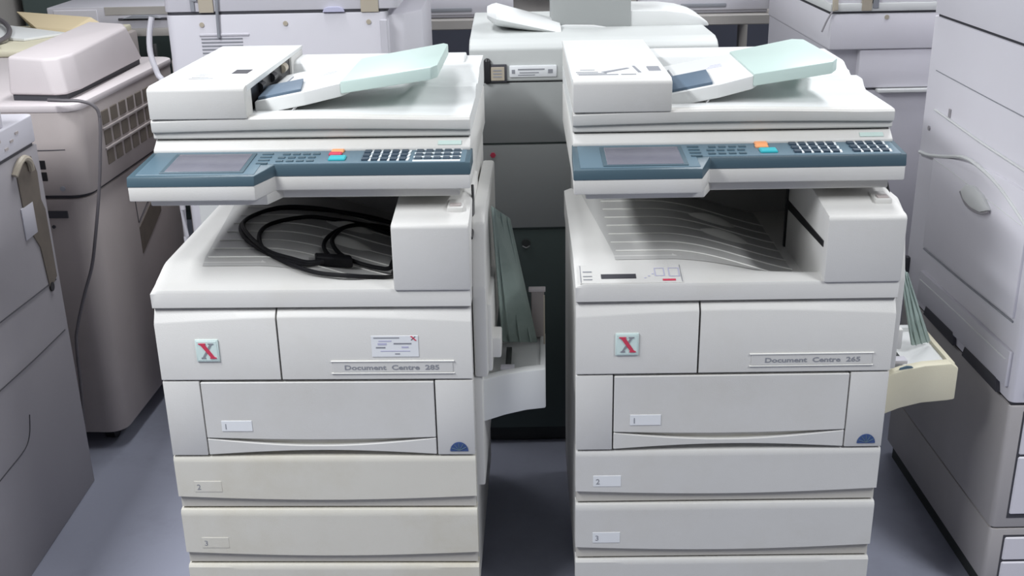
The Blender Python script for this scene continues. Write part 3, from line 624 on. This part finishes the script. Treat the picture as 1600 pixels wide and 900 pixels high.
b = NB(); prism(b, [(-0.50, 1.228), (-0.44, 1.228), (-0.445, 1.238), (-0.455, 1.242), (-0.485, 1.242), (-0.495, 1.238)], 'y', -0.008, 0.004, 0.001, 1); obj('grip', b, M['lilac'], up)
b = NB(); tube(b, [(-0.782, -0.006, 1.30), (-0.785, -0.007, 1.24), (-0.787, -0.006, 1.20), (-0.788, -0.006, 1.165)], 0.0042, 8, 4); obj('strap', b, M['inkg'], up)
b = NB(); box(b, -0.90, -0.80, -0.003, 0.004, 0.50, 0.72, 0.002, 1); obj('rear_plate', b, M['white'], bd)
b = NB(); tube(b, [(-0.86, -0.005, 0.71), (-0.80, -0.005, 0.71)], 0.002, 6, 2); obj('plate_edge', b, M['tape'], bd)
o = obj('hose', tube(NB(), [(-0.975, 3.13, 1.22), (-0.985, 3.12, 1.17), (-0.985, 3.11, 1.12), (-0.970, 3.10, 1.07), (-0.95, 3.09, 1.00), (-0.945, 3.09, 0.6), (-0.95, 3.09, 0.012)], 0.008, 10, 6), M['grey_light'])
tag(o, 'pale grey hose hanging at the left edge of the large white copier at the back', 'hose')

# ------------------------------------------------------------------ white machine behind, right
m = thing('copier_printer', 'large white copier standing behind the right photocopier, with a stepped front', 'photocopier', (0, 3.1, 0))
xa, xb = 0.885, 1.50
for cx in (xa+0.07, xb-0.07):
    for cy in (0.10, 0.60):
        b = NB(); cyl(b, (cx-0.012, cy, 0.026), 0.026, 0.024, 'x', 16); box(b, cx-0.015, cx+0.015, cy-0.015, cy+0.015, 0.04, 0.06, 0.001, 1); obj('caster', b, M['black'], m)
b = NB(); box(b, xa+0.005, xb, 0.012, 0.75, 0.05, 0.985, 0.004); bd = obj('lower_body', b, M['grey_light'], m)
b = NB(); box(b, xa+0.09, xb, 0.004, 0.05, 0.992, 1.098, 0.003); obj('inset_panel', b, M['lavr'], m)
b = NB(); box(b, xa+0.005, xb, 0.030, 0.75, 0.98, 1.100, 0.0); obj('inset_back', b, M['grey_light'], m)
b = NB(); box(b, xa+0.145, xb, -0.012, 0.02, 0.980, 0.990, 0.002, 1); obj('ledge', b, M['white'], m)
b = NB(); box(b, xa+0.3, xa+0.303, 0.0, 0.006, 0.995, 1.09, 0.0); obj('seam', b, M['ink'], m)
b = NB(); box(b, xa, xb, -0.004, 0.75, 1.100, 1.197, 0.005); uh = obj('upper_body', b, M['lavr'], m)
b = NB(); box(b, xa+0.001, xb, 0.003, 0.74, 1.194, 1.2045, 0.0); obj('joint', b, M['ink'], m)
b = NB(); box(b, xa-0.006, xb, -0.006, 0.75, 1.203, 1.225, 0.003); obj('top_rim', b, M['white'], m)
b = NB(); box(b, xa+0.0, xb, 0.0, 0.75, 1.224, 1.45, 0.004); tp = obj('top_body', b, M['lavr'], m)
b = NB(); box(b, 0.965, 0.992, -0.009, 0.004, 1.205, 1.30, 0.001, 1); obj('tape_strip', b, M['tape'], tp)
b = NB(); box(b, 0.995, 1.010, -0.0095, 0.004, 1.211, 1.30, 0.001, 1); obj('hinge', b, M['inkg'], tp)
b = NB(); cyl(b, (1.036, -0.007, 1.187), 0.006, 0.006, 'y', 16); obj('screw', b, M['tape'], uh)
b = NB(); prism(b, [(0.885, 1.205), (0.900, 1.208), (0.898, 1.238), (0.890, 1.243), (0.883, 1.236)], 'y', -0.014, -0.006, 0.002, 1); obj('cable_clip', b, M['tape'], uh)
b = NB(); tube(b, [(0.884, -0.012, 1.205), (0.872, -0.008, 1.180), (0.862, -0.004, 1.150)], 0.0025, 8, 5); obj('clip_wire', b, M['grey'], uh)

# ------------------------------------------------------------------ big machine on the right
m = thing('large_copier', 'big grey-white copier at the right edge of the photo, standing on stacked cabinets', 'photocopier', (1.06, 2.13, 0))
lv = M['lavr']; gl = M['grey_light']
def side(name, pts, x0, x1, mt, par, bev=0.003, label=None):   # pts: (y, z) outlines
    return obj(name, prism(NB(), pts, 'x', x0, x1, bev, 2), mt, par, label)
cabs = []
for z0, z1 in ((0.045, 0.186), (0.190, 0.492)):
    b = NB(); prism(b, rrect(0.0, 0.62, 0.0, 0.68, 0.012, 4), 'z', z0, z1, 0.003, 2); c0 = obj('cabinet', b, M['taupe'], m); cabs.append(c0)
b = NB(); box(b, 0.006, 0.6, 0.006, 0.67, 0.184, 0.193, 0); obj('joint', b, M['ink'], m)
b = NB(); box(b, 0.006, 0.6, 0.006, 0.67, 0.488, 0.502, 0); obj('joint', b, M['ink'], m)
b = NB(); box(b, 0.01, 0.6, 0.01, 0.65, 0.0, 0.047, 0.002, 1); obj('plinth', b, M['dark'], m)
for (z0, z1, cc) in ((0.375, 0.475, 1), (0.225, 0.370, 1), (0.105, 0.165, 0), (0.05, 0.10, 0)):
    b = NB(); box(b, 0.036, 0.58, -0.004, 0.012, z0, z1, 0.003, 1); obj('drawer_front', b, lv, cabs[cc])
b = NB(); box(b, 0.032, 0.586, -0.001, 0.008, 0.215, 0.480, 0.0); obj('drawer_gap', b, M['ink'], cabs[1])
b = NB(); box(b, 0.032, 0.586, -0.001, 0.008, 0.048, 0.170, 0.0); obj('drawer_gap', b, M['ink'], cabs[0])
b = NB(); prism(b, rrect(0.0, 0.62, 0.0, 0.69, 0.014, 4), 'z', 0.500, 1.226, 0.003, 2); mb = obj('main_body', b, lv, m)
b = NB(); box(b, 0.006, 0.6, 0.006, 0.67, 1.224, 1.236, 0); obj('joint', b, M['ink'], m)
b = NB(); prism(b, rrect(-0.004, 0.62, -0.01, 0.68, 0.014, 4), 'z', 1.234, 1.46, 0.004, 2); obj('top_body', b, lv, m)
# side seams, door with arched ridge, handle, sliding tray
def seam(pts, r=0.0016, mt='ink', nm='seam', par=mb):
    b = NB(); tube(b, pts, r, 6, 6); return obj(nm, b, M[mt], par)
seam([(-0.0005, 0.63, 1.100), (-0.0005, 0.30, 1.094), (-0.0005, 0.02, 1.090)], 0.0012, 'inkg')
dr = side('side_door', [(0.037, 0.680), (0.57, 0.662), (0.57, 0.900)] + [(0.57-0.53*i/14, 0.900+0.050*math.sin(math.pi*i/14*0.62)) for i in range(1, 14)] + [(0.037, 0.945)], -0.006, 0.004, lv, mb, 0.004)
rp = [(-0.004, 0.668-0.018*0, 0.885), (-0.005, 0.60, 0.893), (-0.0055, 0.50, 0.915), (-0.006, 0.38, 0.942), (-0.006, 0.27, 0.940), (-0.006, 0.17, 0.925), (-0.0055, 0.06, 0.893), (-0.005, 0.01, 0.870)]
seam(rp, 0.0045, 'white', 'arched_ridge')
seam([(-0.003, 0.60, 1.008), (-0.004, 0.50, 1.004), (-0.004, 0.30, 0.995), (-0.004, 0.10, 0.99), (-0.003, 0.01, 0.985)], 0.0028, 'white', 'edge_ridge')
seam([(-0.0065, 0.56, 0.893), (-0.0065, 0.33, 0.888), (-0.0065, 0.06, 0.880)], 0.0009, 'white', 'fine_ridge')
hp = [(0.366, 0.868), (0.345, 0.888), (0.30, 0.897), (0.25, 0.890), (0.205, 0.868), (0.25, 0.850), (0.30, 0.846), (0.345, 0.852)]
hn = side('door_handle', hp, -0.014, -0.004, M['white'], dr, 0.003)
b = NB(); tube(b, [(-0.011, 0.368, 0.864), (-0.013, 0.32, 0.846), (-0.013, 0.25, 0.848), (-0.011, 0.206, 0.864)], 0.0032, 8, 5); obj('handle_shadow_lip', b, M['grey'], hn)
b = NB(); box(b, -0.003, 0.004, 0.505, 0.517, 1.008, 1.028, 0.001, 1); obj('screw_slot', b, M['grey'], mb)
b = NB(); cyl(b, (-0.003, 0.63, 0.955), 0.006, 0.004, 'x', 14); obj('screw', b, M['grey'], mb)
seam([(-0.0015, 0.57, 0.655), (-0.0015, 0.30, 0.662), (-0.0015, 0.04, 0.672)], 0.0024, 'inkg')
tr = side('side_tray', [(0.018, 0.530), (0.56, 0.520), (0.56, 0.600), (0.018, 0.612)], -0.009, 0.003, gl, mb, 0.003)
seam([(-0.0095, 0.55, 0.578), (-0.0095, 0.30, 0.585), (-0.0095, 0.03, 0.590)], 0.0014, 'white', 'tray_ridge', tr)
for y0_, y1_ in ((0.145, 0.045), (0.50, 0.36)) if False else ((0.05, 0.245), (0.30, 0.50)):
    side('finger_gap', [(y0_, 0.502), (y1_, 0.502), (y1_-0.01, 0.528), (y0_+0.012, 0.532)], -0.0105, -0.001, M['ink'], tr, 0.001)
b = NB(); box(b, -0.010, 0.004, 0.655, 0.675, 0.555, 0.60, 0.003); obj('latch', b, M['ink'], mb)
b = NB(); prism(b, rrect(0.03, 0.59, -0.010, 0.01, 0.004, 3), 'z', 0.53, 1.20, 0.003, 1); obj('front_door', b, lv, mb)

# ------------------------------------------------------------------ grey machine at the left edge
m = thing('large_copier', 'dark grey copier at the left edge of the photo, seen from its side', 'photocopier', (-1.18, 1.55, 0))
g = M['grey']
b = NB(); prism(b, rrect(-0.62, 0.0, 0.0, 1.185, 0.03, 4, (1, 1, 0, 1)), 'z', 0.0, 0.965, 0.003, 2); bd = obj('body', b, g, m)
b = NB(); prism(b, rrect(-0.62, -0.002, 0.0, 1.180, 0.02, 4), 'z', 0.964, 0.975, 0); obj('joint', b, M['ink'], m)
b = NB(); prism(b, rrect(-0.62, 0.004, 0.0, 1.188, 0.02, 4), 'z', 0.973, 1.040, 0.006, 3); ub = obj('upper_body', b, M['grey_light'], m)
b = NB(); prism(b, rrect(-0.60, -0.004, 0.0, 1.045, 0.02, 4), 'z', 1.040, 1.125, 0.008, 3); obj('lid', b, M['lav'], m)
for k in range(9):
    b = NB(); box(b, 0.0035, 0.0055, 0.80+k*0.033, 0.818+k*0.033, 0.99+0.012*(k % 3), 0.996+0.012*(k % 3), 0); obj('vent_slot', b, M['tan'], ub)
b = NB(); prism(b, [(0.985, 0.830), (1.155, 0.790), (1.165, 0.62), (1.115, 0.60), (1.10, 0.72), (1.045, 0.80), (1.04, 0.93), (1.075, 0.952), (1.135, 0.945), (1.155, 0.90), (1.15, 0.83)][3:] + [(1.165, 0.80), (1.165, 0.62)], 'x', -0.012, 0.0025, 0.0); rc = obj('cord_recess', b, M['ink'] if False else M['grille'], bd)
b = NB(); tube(b, [(0.006, 1.020, 0.925), (0.012, 1.045, 0.950), (0.012, 1.075, 0.955), (0.010, 1.105, 0.940), (0.006, 1.115, 0.915)], 0.008, 8, 5); obj('grab_handle', b, M['tape'], bd)
b = NB(); box(b, -0.001, 0.003, 1.03, 1.10, 0.76, 0.84, 0.004); obj('service_plate', b, M['grey_light'], bd)
b = NB(); cyl(b, (-0.001, 1.125, 0.605), 0.012, 0.005, 'x', 14); obj('cord_hole', b, M['black'], bd)
for pts in ([(0.0005, 1.16, 0.612), (0.0005, 0.98, 0.622), (0.0005, 0.80, 0.632)], [(0.0005, 1.16, 0.47), (0.0005, 0.96, 0.476), (0.0005, 0.74, 0.488)], [(0.0005, 0.88, 0.365), (0.0005, 0.86, 0.32), (0.0005, 0.82, 0.30), (0.0005, 0.72, 0.298), (0.0005, 0.62, 0.298)]):
    b = NB(); tube(b, pts, 0.0016, 6, 5); obj('seam', b, M['ink'], bd)

# ------------------------------------------------------------------ beige copier behind it
RZ = -0.055
m = thing('beige_copier', 'aged beige copier with gridded brown vents, standing left of the left photocopier', 'photocopier', (-1.135, 2.90, 0), RZ)
tn = M['tan']
def prismbody(z0, z1, ins=0.0, r=0.05, bev=0.004, y0=0.0, y1=0.78, x0=-0.66): return prism(NB(), rrect(x0+ins, -ins, y0+ins, y1-ins, r, 7, (1, 1, 1, 1)), 'z', z0, z1, bev, 2)
for cx in (-0.58, -0.08):
    for cy in (0.09, 0.68):
        b = NB(); cyl(b, (cx-0.014, cy, 0.028), 0.028, 0.028, 'x', 16); box(b, cx-0.015, cx+0.015, cy-0.015, cy+0.015, 0.04, 0.062, 0.001, 1); obj('caster', b, M['black'], m)
b = obj('lower_body', prismbody(0.055, 0.768, 0.010), tn, m)
lb_ = b
obj('joint', prismbody(0.766, 0.782, 0.016, 0.05, 0), M['ink'], m)
ubb = obj('upper_body', prismbody(0.780, 1.008, 0.0), tn, m)
obj('top_rim', prismbody(1.006, 1.026, -0.003, 0.05, 0.006), M['tan_light'], m)
b = NB(); tube(b, [(-0.28, -0.001, 0.905), (-0.20, -0.001, 0.905), (-0.09, -0.001, 0.906), (-0.045, 0.0, 0.907)], 0.0012, 6, 4); obj('seam', b, M['ink'], ubb)
# vent grille on its side: dark cells in a grid
for i in range(8):
    for j in range(3):
        y = 0.155+i*0.064; z = 0.825+j*0.056
        b = NB(); box(b, -0.004, 0.0022, y, y+0.048, z, z+0.040, 0.002, 1); obj('vent_cell', b, M['grille'], ubb)
for j in range(2):
    b = NB(); box(b, -0.004, 0.005, 0.15, 0.67, 0.869+j*0.056, 0.875+j*0.056, 0.001, 1); obj('vent_rail', b, tn, ubb)
for j in range(2):
    b = NB(); box(b, -0.135, -0.105, -0.002, 0.004, 0.822+j*0.032, 0.846+j*0.032, 0.001, 1); obj('socket', b, M['black'], ubb)
b = NB(); cyl(b, (-0.068, -0.003, 0.800), 0.007, 0.006, 'y', 14); obj('screw', b, M['inkg'], ubb)
b = NB(); cyl(b, (-0.145, -0.003, 0.972), 0.007, 0.006, 'y', 14); obj('screw', b, M['inkg'], ubb)
b = NB(); box(b, -0.125, -0.070, 0.006, 0.014, 0.715, 0.735, 0.001, 1); obj('rating_plate', b, M['ink'], lb_)
b = NB(); cyl(b, (-0.115, 0.006, 0.690), 0.005, 0.006, 'y', 10); obj('screw', b, M['ink'], lb_)
b = NB(); prism(b, [(0.33, 0.50), (0.52, 0.58), (0.52, 0.66), (0.33, 0.585)], 'x', -0.013, -0.008, 0.001, 1); obj('lower_vent', b, M['grille'], lb_)
b = NB(); box(b, -0.012, -0.003, 0.30, 0.33, 0.715, 0.745, 0.002, 1); obj('side_catch', b, M['ink'], lb_)
b = NB(); tube(b, [(-0.0095, 0.325, 0.70), (-0.0095, 0.33, 0.60), (-0.0095, 0.56, 0.70), (-0.0095, 0.56, 0.62)], 0.0015, 6, 4, False); obj('seam', b, M['ink'], lb_)
# cover lying on its top
b = NB()
ol = [(-0.202, 0.062), (-0.070, 0.045), (-0.040, 0.060), (-0.030, 0.130), (-0.050, 0.640), (-0.075, 0.680), (-0.225, 0.680)]
ot = [(-0.196, 0.072), (-0.095, 0.062), (-0.062, 0.085), (-0.050, 0.150), (-0.070, 0.590), (-0.100, 0.650), (-0.215, 0.660)]
a = [b.verts.new((p[0], p[1], 1.042)) for p in ol]; c_ = [b.verts.new((p[0], p[1], 1.134+0.022*p[1]-0.05*(p[0]+0.05))) for p in ot]
b.faces.new(a); b.faces.new(c_[::-1])
for i in range(7): b.faces.new((a[i], c_[i], c_[(i+1) % 7], a[(i+1) % 7]))
bmesh.ops.recalc_face_normals(b, faces=b.faces[:]); _bev(b, a+c_, 0.009, 3)
cv = obj('document_feeder', b, M['tan_light'], m, 'pinkish beige feeder cover on top')
b = NB(); box(b, 0.055, 0.150, 0.60, 0.70, 0.06, 1.045, 0.006); obj('rear_cover', b, tn, m)
obj('feeder_gap', prism(NB(), [(-0.195, 0.07), (-0.07, 0.055), (-0.05, 0.075), (-0.060, 0.64), (-0.215, 0.665)], 'z', 1.024, 1.043, 0), M['ink'], cv)
o = obj('mains_lead', tube(NB(), [(-1.19, 2.872, 1.046), (-1.15, 2.862, 1.046), (-1.105, 2.862, 1.044), (-1.074, 2.868, 1.030), (-1.064, 2.872, 0.998), (-1.073, 2.862, 0.905), (-1.092, 2.862, 0.80), (-1.124, 2.862, 0.66), (-1.144, 2.86, 0.586), (-1.175, 2.86, 0.51), (-1.208, 2.86, 0.417), (-1.22, 2.86, 0.36), (-1.23, 2.86, 0.20), (-1.24, 2.84, 0.007)], 0.0045, 8, 8), M['lead'])
tag(o, 'grey mains lead hanging down the front corner of the beige copier', 'cable')

# ------------------------------------------------------------------ yellowed parts beyond the beige copier
m = thing('cream_copier', 'cream and manila coloured machine top with loose trays, at the far upper left', 'photocopier', (-1.78, 3.74, 0))
b = NB(); box(b, -0.36, 0.36, 0.0, 0.62, 0.0, 1.025, 0.01); obj('body', b, M['tan'], m)
b = NB(); box(b, -0.36, 0.34, 0.0, 0.62, 1.023, 1.046, 0.006); obj('top_cover', b, M['cream'], m)
b = NB(); hexa(b, [(-0.34, 0.36, 1.046), (0.10, 0.20, 1.046), (0.20, 0.34, 1.046), (-0.34, 0.60, 1.046), (-0.34, 0.36, 1.075), (0.10, 0.20, 1.056), (0.20, 0.34, 1.056), (-0.34, 0.60, 1.085)], 0.004, 2); obj('tray', b, M['white'], m)
b = NB(); hexa(b, [(0.08, 0.40, 1.046), (0.22, 0.36, 1.046), (0.30, 0.50, 1.046), (-0.04, 0.60, 1.046), (0.05, 0.42, 1.070), (0.20, 0.38, 1.062), (0.24, 0.48, 1.092), (-0.08, 0.59, 1.105)], 0.003, 2); obj('tray', b, M['card'], m, 'manila coloured tray')
b = NB(); tube(b, [(0.20, 0.10, 1.047), (0.27, 0.24, 1.047)], 0.005, 6, 2); obj('slot', b, M['inkg'], m)
o = obj('coiled_lead', tube(NB(), [(-2.00, 4.33, 1.095), (-1.90, 4.24, 1.092), (-1.80, 4.10, 1.080), (-1.74, 3.96, 1.068), (-1.74, 3.86, 1.058), (-1.80, 3.80, 1.055), (-1.90, 3.84, 1.055), (-1.88, 3.92, 1.058), (-1.78, 3.88, 1.072), (-1.70, 3.76, 1.056)], 0.009, 8, 6), M['lead'])
tag(o, 'grey lead looping over the cream machine at the far upper left corner', 'cable')

# ------------------------------------------------------------------ shelving and stored equipment at the back
def shelf_rack(x0, x1, y0, y1, zs, label):
    t = thing('storage_rack', label, 'rack', ((x0+x1)/2, y0, 0), 0.0, 'storage racks at the back'); cx = (x0+x1)/2
    for sx in (x0-cx, x1-cx-0.035):
        for sy in (0, y1-y0-0.035):
            b = NB(); box(b, sx, sx+0.035, sy, sy+0.035, 0, 1.75, 0.002, 1); obj('post', b, M['rack'], t)
    for z in zs:
        b = NB(); box(b, x0-cx, x1-cx, -0.005, y1-y0, z-0.035, z, 0.003, 1); obj('shelf', b, M['rack'], t)
    return t
shelf_rack(-0.50, 0.35, 4.0, 4.6, (0.25, 1.085, 1.6), 'grey metal rack behind the white tray arm of the middle copier')
shelf_rack(0.42, 0.97, 4.0, 4.6, (0.25, 1.085, 1.6), 'grey metal rack left of the rear right white copier, half empty')
def paper_tray_stack(x0, x1, y, z, label):
    t = thing('paper_tray', label, 'tray', ((x0+x1)/2, y, z), 0.0, 'paper trays on the rear racks'); h = (x1-x0)/2
    b = NB(); box(b, -h, h, 0, 0.42, 0.0, 0.075, 0.004); obj('tray_body', b, M['grey_light'], t)
    b = NB(); box(b, -h-0.004, h+0.004, -0.012, 0.006, 0.012, 0.070, 0.004); obj('tray_front', b, M['lav'], t)
    b = NB(); box(b, -h*0.35, h*0.35, -0.016, -0.008, 0.022, 0.036, 0.003); obj('tray_handle', b, M['inkg'], t)
    return t
paper_tray_stack(-0.42, 0.02, 4.04, 1.086, 'grey paper tray on the rear shelf above the middle copier')
paper_tray_stack(0.465, 0.925, 4.04, 1.086, 'grey paper tray on the rear shelf left of the rear right copier')
def monitor(x, y, z, w_, h_, label, fl=M['dark']):
    t = thing('old_printer', label, 'printer', (x, y, z), 0.0, 'dark printers on the rear racks')
    b = NB(); box(b, -w_/2, w_/2, 0, 0.4, 0, h_, 0.015, 3); obj('case', b, fl, t)
    b = NB(); box(b, -w_/2+0.03, w_/2-0.03, -0.006, 0.01, h_*0.35, h_*0.9, 0.004); obj('front', b, M['ink'], t)
    b = NB(); box(b, -w_/2+0.05, w_/2-0.05, -0.05, 0.01, h_*0.15, h_*0.22, 0.004); obj('paper_slot', b, M['inkg'], t)
    return t
monitor(0.74, 4.06, 0.251, 0.42, 0.62, 'dark printer on the lower shelf of the rack at the back right')
monitor(-0.20, 4.06, 0.251, 0.42, 0.62, 'dark printer on the lower shelf of the rack behind the left photocopier')
# long bench unit and cabinets far left
m = thing('printer_bench', 'long grey bench unit behind the beige copier, white label plate at its left end', 'bench', (-1.55, 4.46, 0))
b = NB(); box(b, -0.245, 0.75, 0, 0.5, 1.015, 1.100, 0.004); bu = obj('top_unit', b, M['grey_light'], m)
b = NB(); box(b, -0.22, -0.05, -0.004, 0.004, 1.025, 1.090, 0.002, 1); obj('label_plate', b, M['lav'], bu)
b = NB(); box(b, -0.02, 0.72, -0.003, 0.004, 1.068, 1.099, 0.001, 1); obj('slot_panel', b, M['rack'], bu)
b = NB(); box(b, 0.03, 0.38, -0.006, 0.004, 1.048, 1.056, 0.001, 1); obj('slot', b, M['ink'], bu)
b = NB(); prism(b, [(0.05, 1.055), (0.09, 1.068), (0.17, 1.066), (0.20, 1.055)], 'y', -0.020, 0.002, 0.001, 1); obj('lever', b, M['inkg'], bu)
b = NB(); box(b, -0.245, 0.75, -0.006, 0.5, 0.985, 1.016, 0.003); obj('bench_top', b, M['rack'], m)
for lx in (-0.22, 0.70):
    for ly in (0.02, 0.44):
        b = NB(); box(b, lx, lx+0.035, ly, ly+0.035, 0, 0.987, 0.002, 1); obj('leg', b, M['rack'], m)
m = thing('storage_cabinet', 'dark blue-green cabinet far behind the cream machine', 'cabinet', (-1.90, 5.2, 0))
b = NB(); box(b, -0.30, 0.50, 0, 0.5, 0.0, 1.55, 0.006); cb = obj('body', b, M['darkgreen'], m)
for dx in (-0.29, 0.105):
    b = NB(); box(b, dx, dx+0.385, -0.012, 0.004, 0.05, 1.50, 0.004); d_ = obj('door', b, M['darkgreen'], cb)
    b = NB(); box(b, dx+0.17, dx+0.185, -0.03, -0.01, 0.75, 0.85, 0.003); obj('handle', b, M['metal'], d_)
m = thing('grey_rack', 'grey rack post and trays at the far upper left corner', 'rack', (-2.45, 5.0, 0))
for k in range(5):
    b = NB(); box(b, -0.25, 0.16, 0, 0.4, 0.80+k*0.075, 0.845+k*0.075, 0.006); obj('tray', b, M['grey_light'], m)
b = NB(); box(b, 0.16, 0.21, 0, 0.4, 0.0, 1.4, 0.004); obj('post', b, M['rack'], m)
b = NB(); box(b, -0.30, -0.25, 0, 0.4, 0.0, 1.4, 0.004); obj('post', b, M['rack'], m)
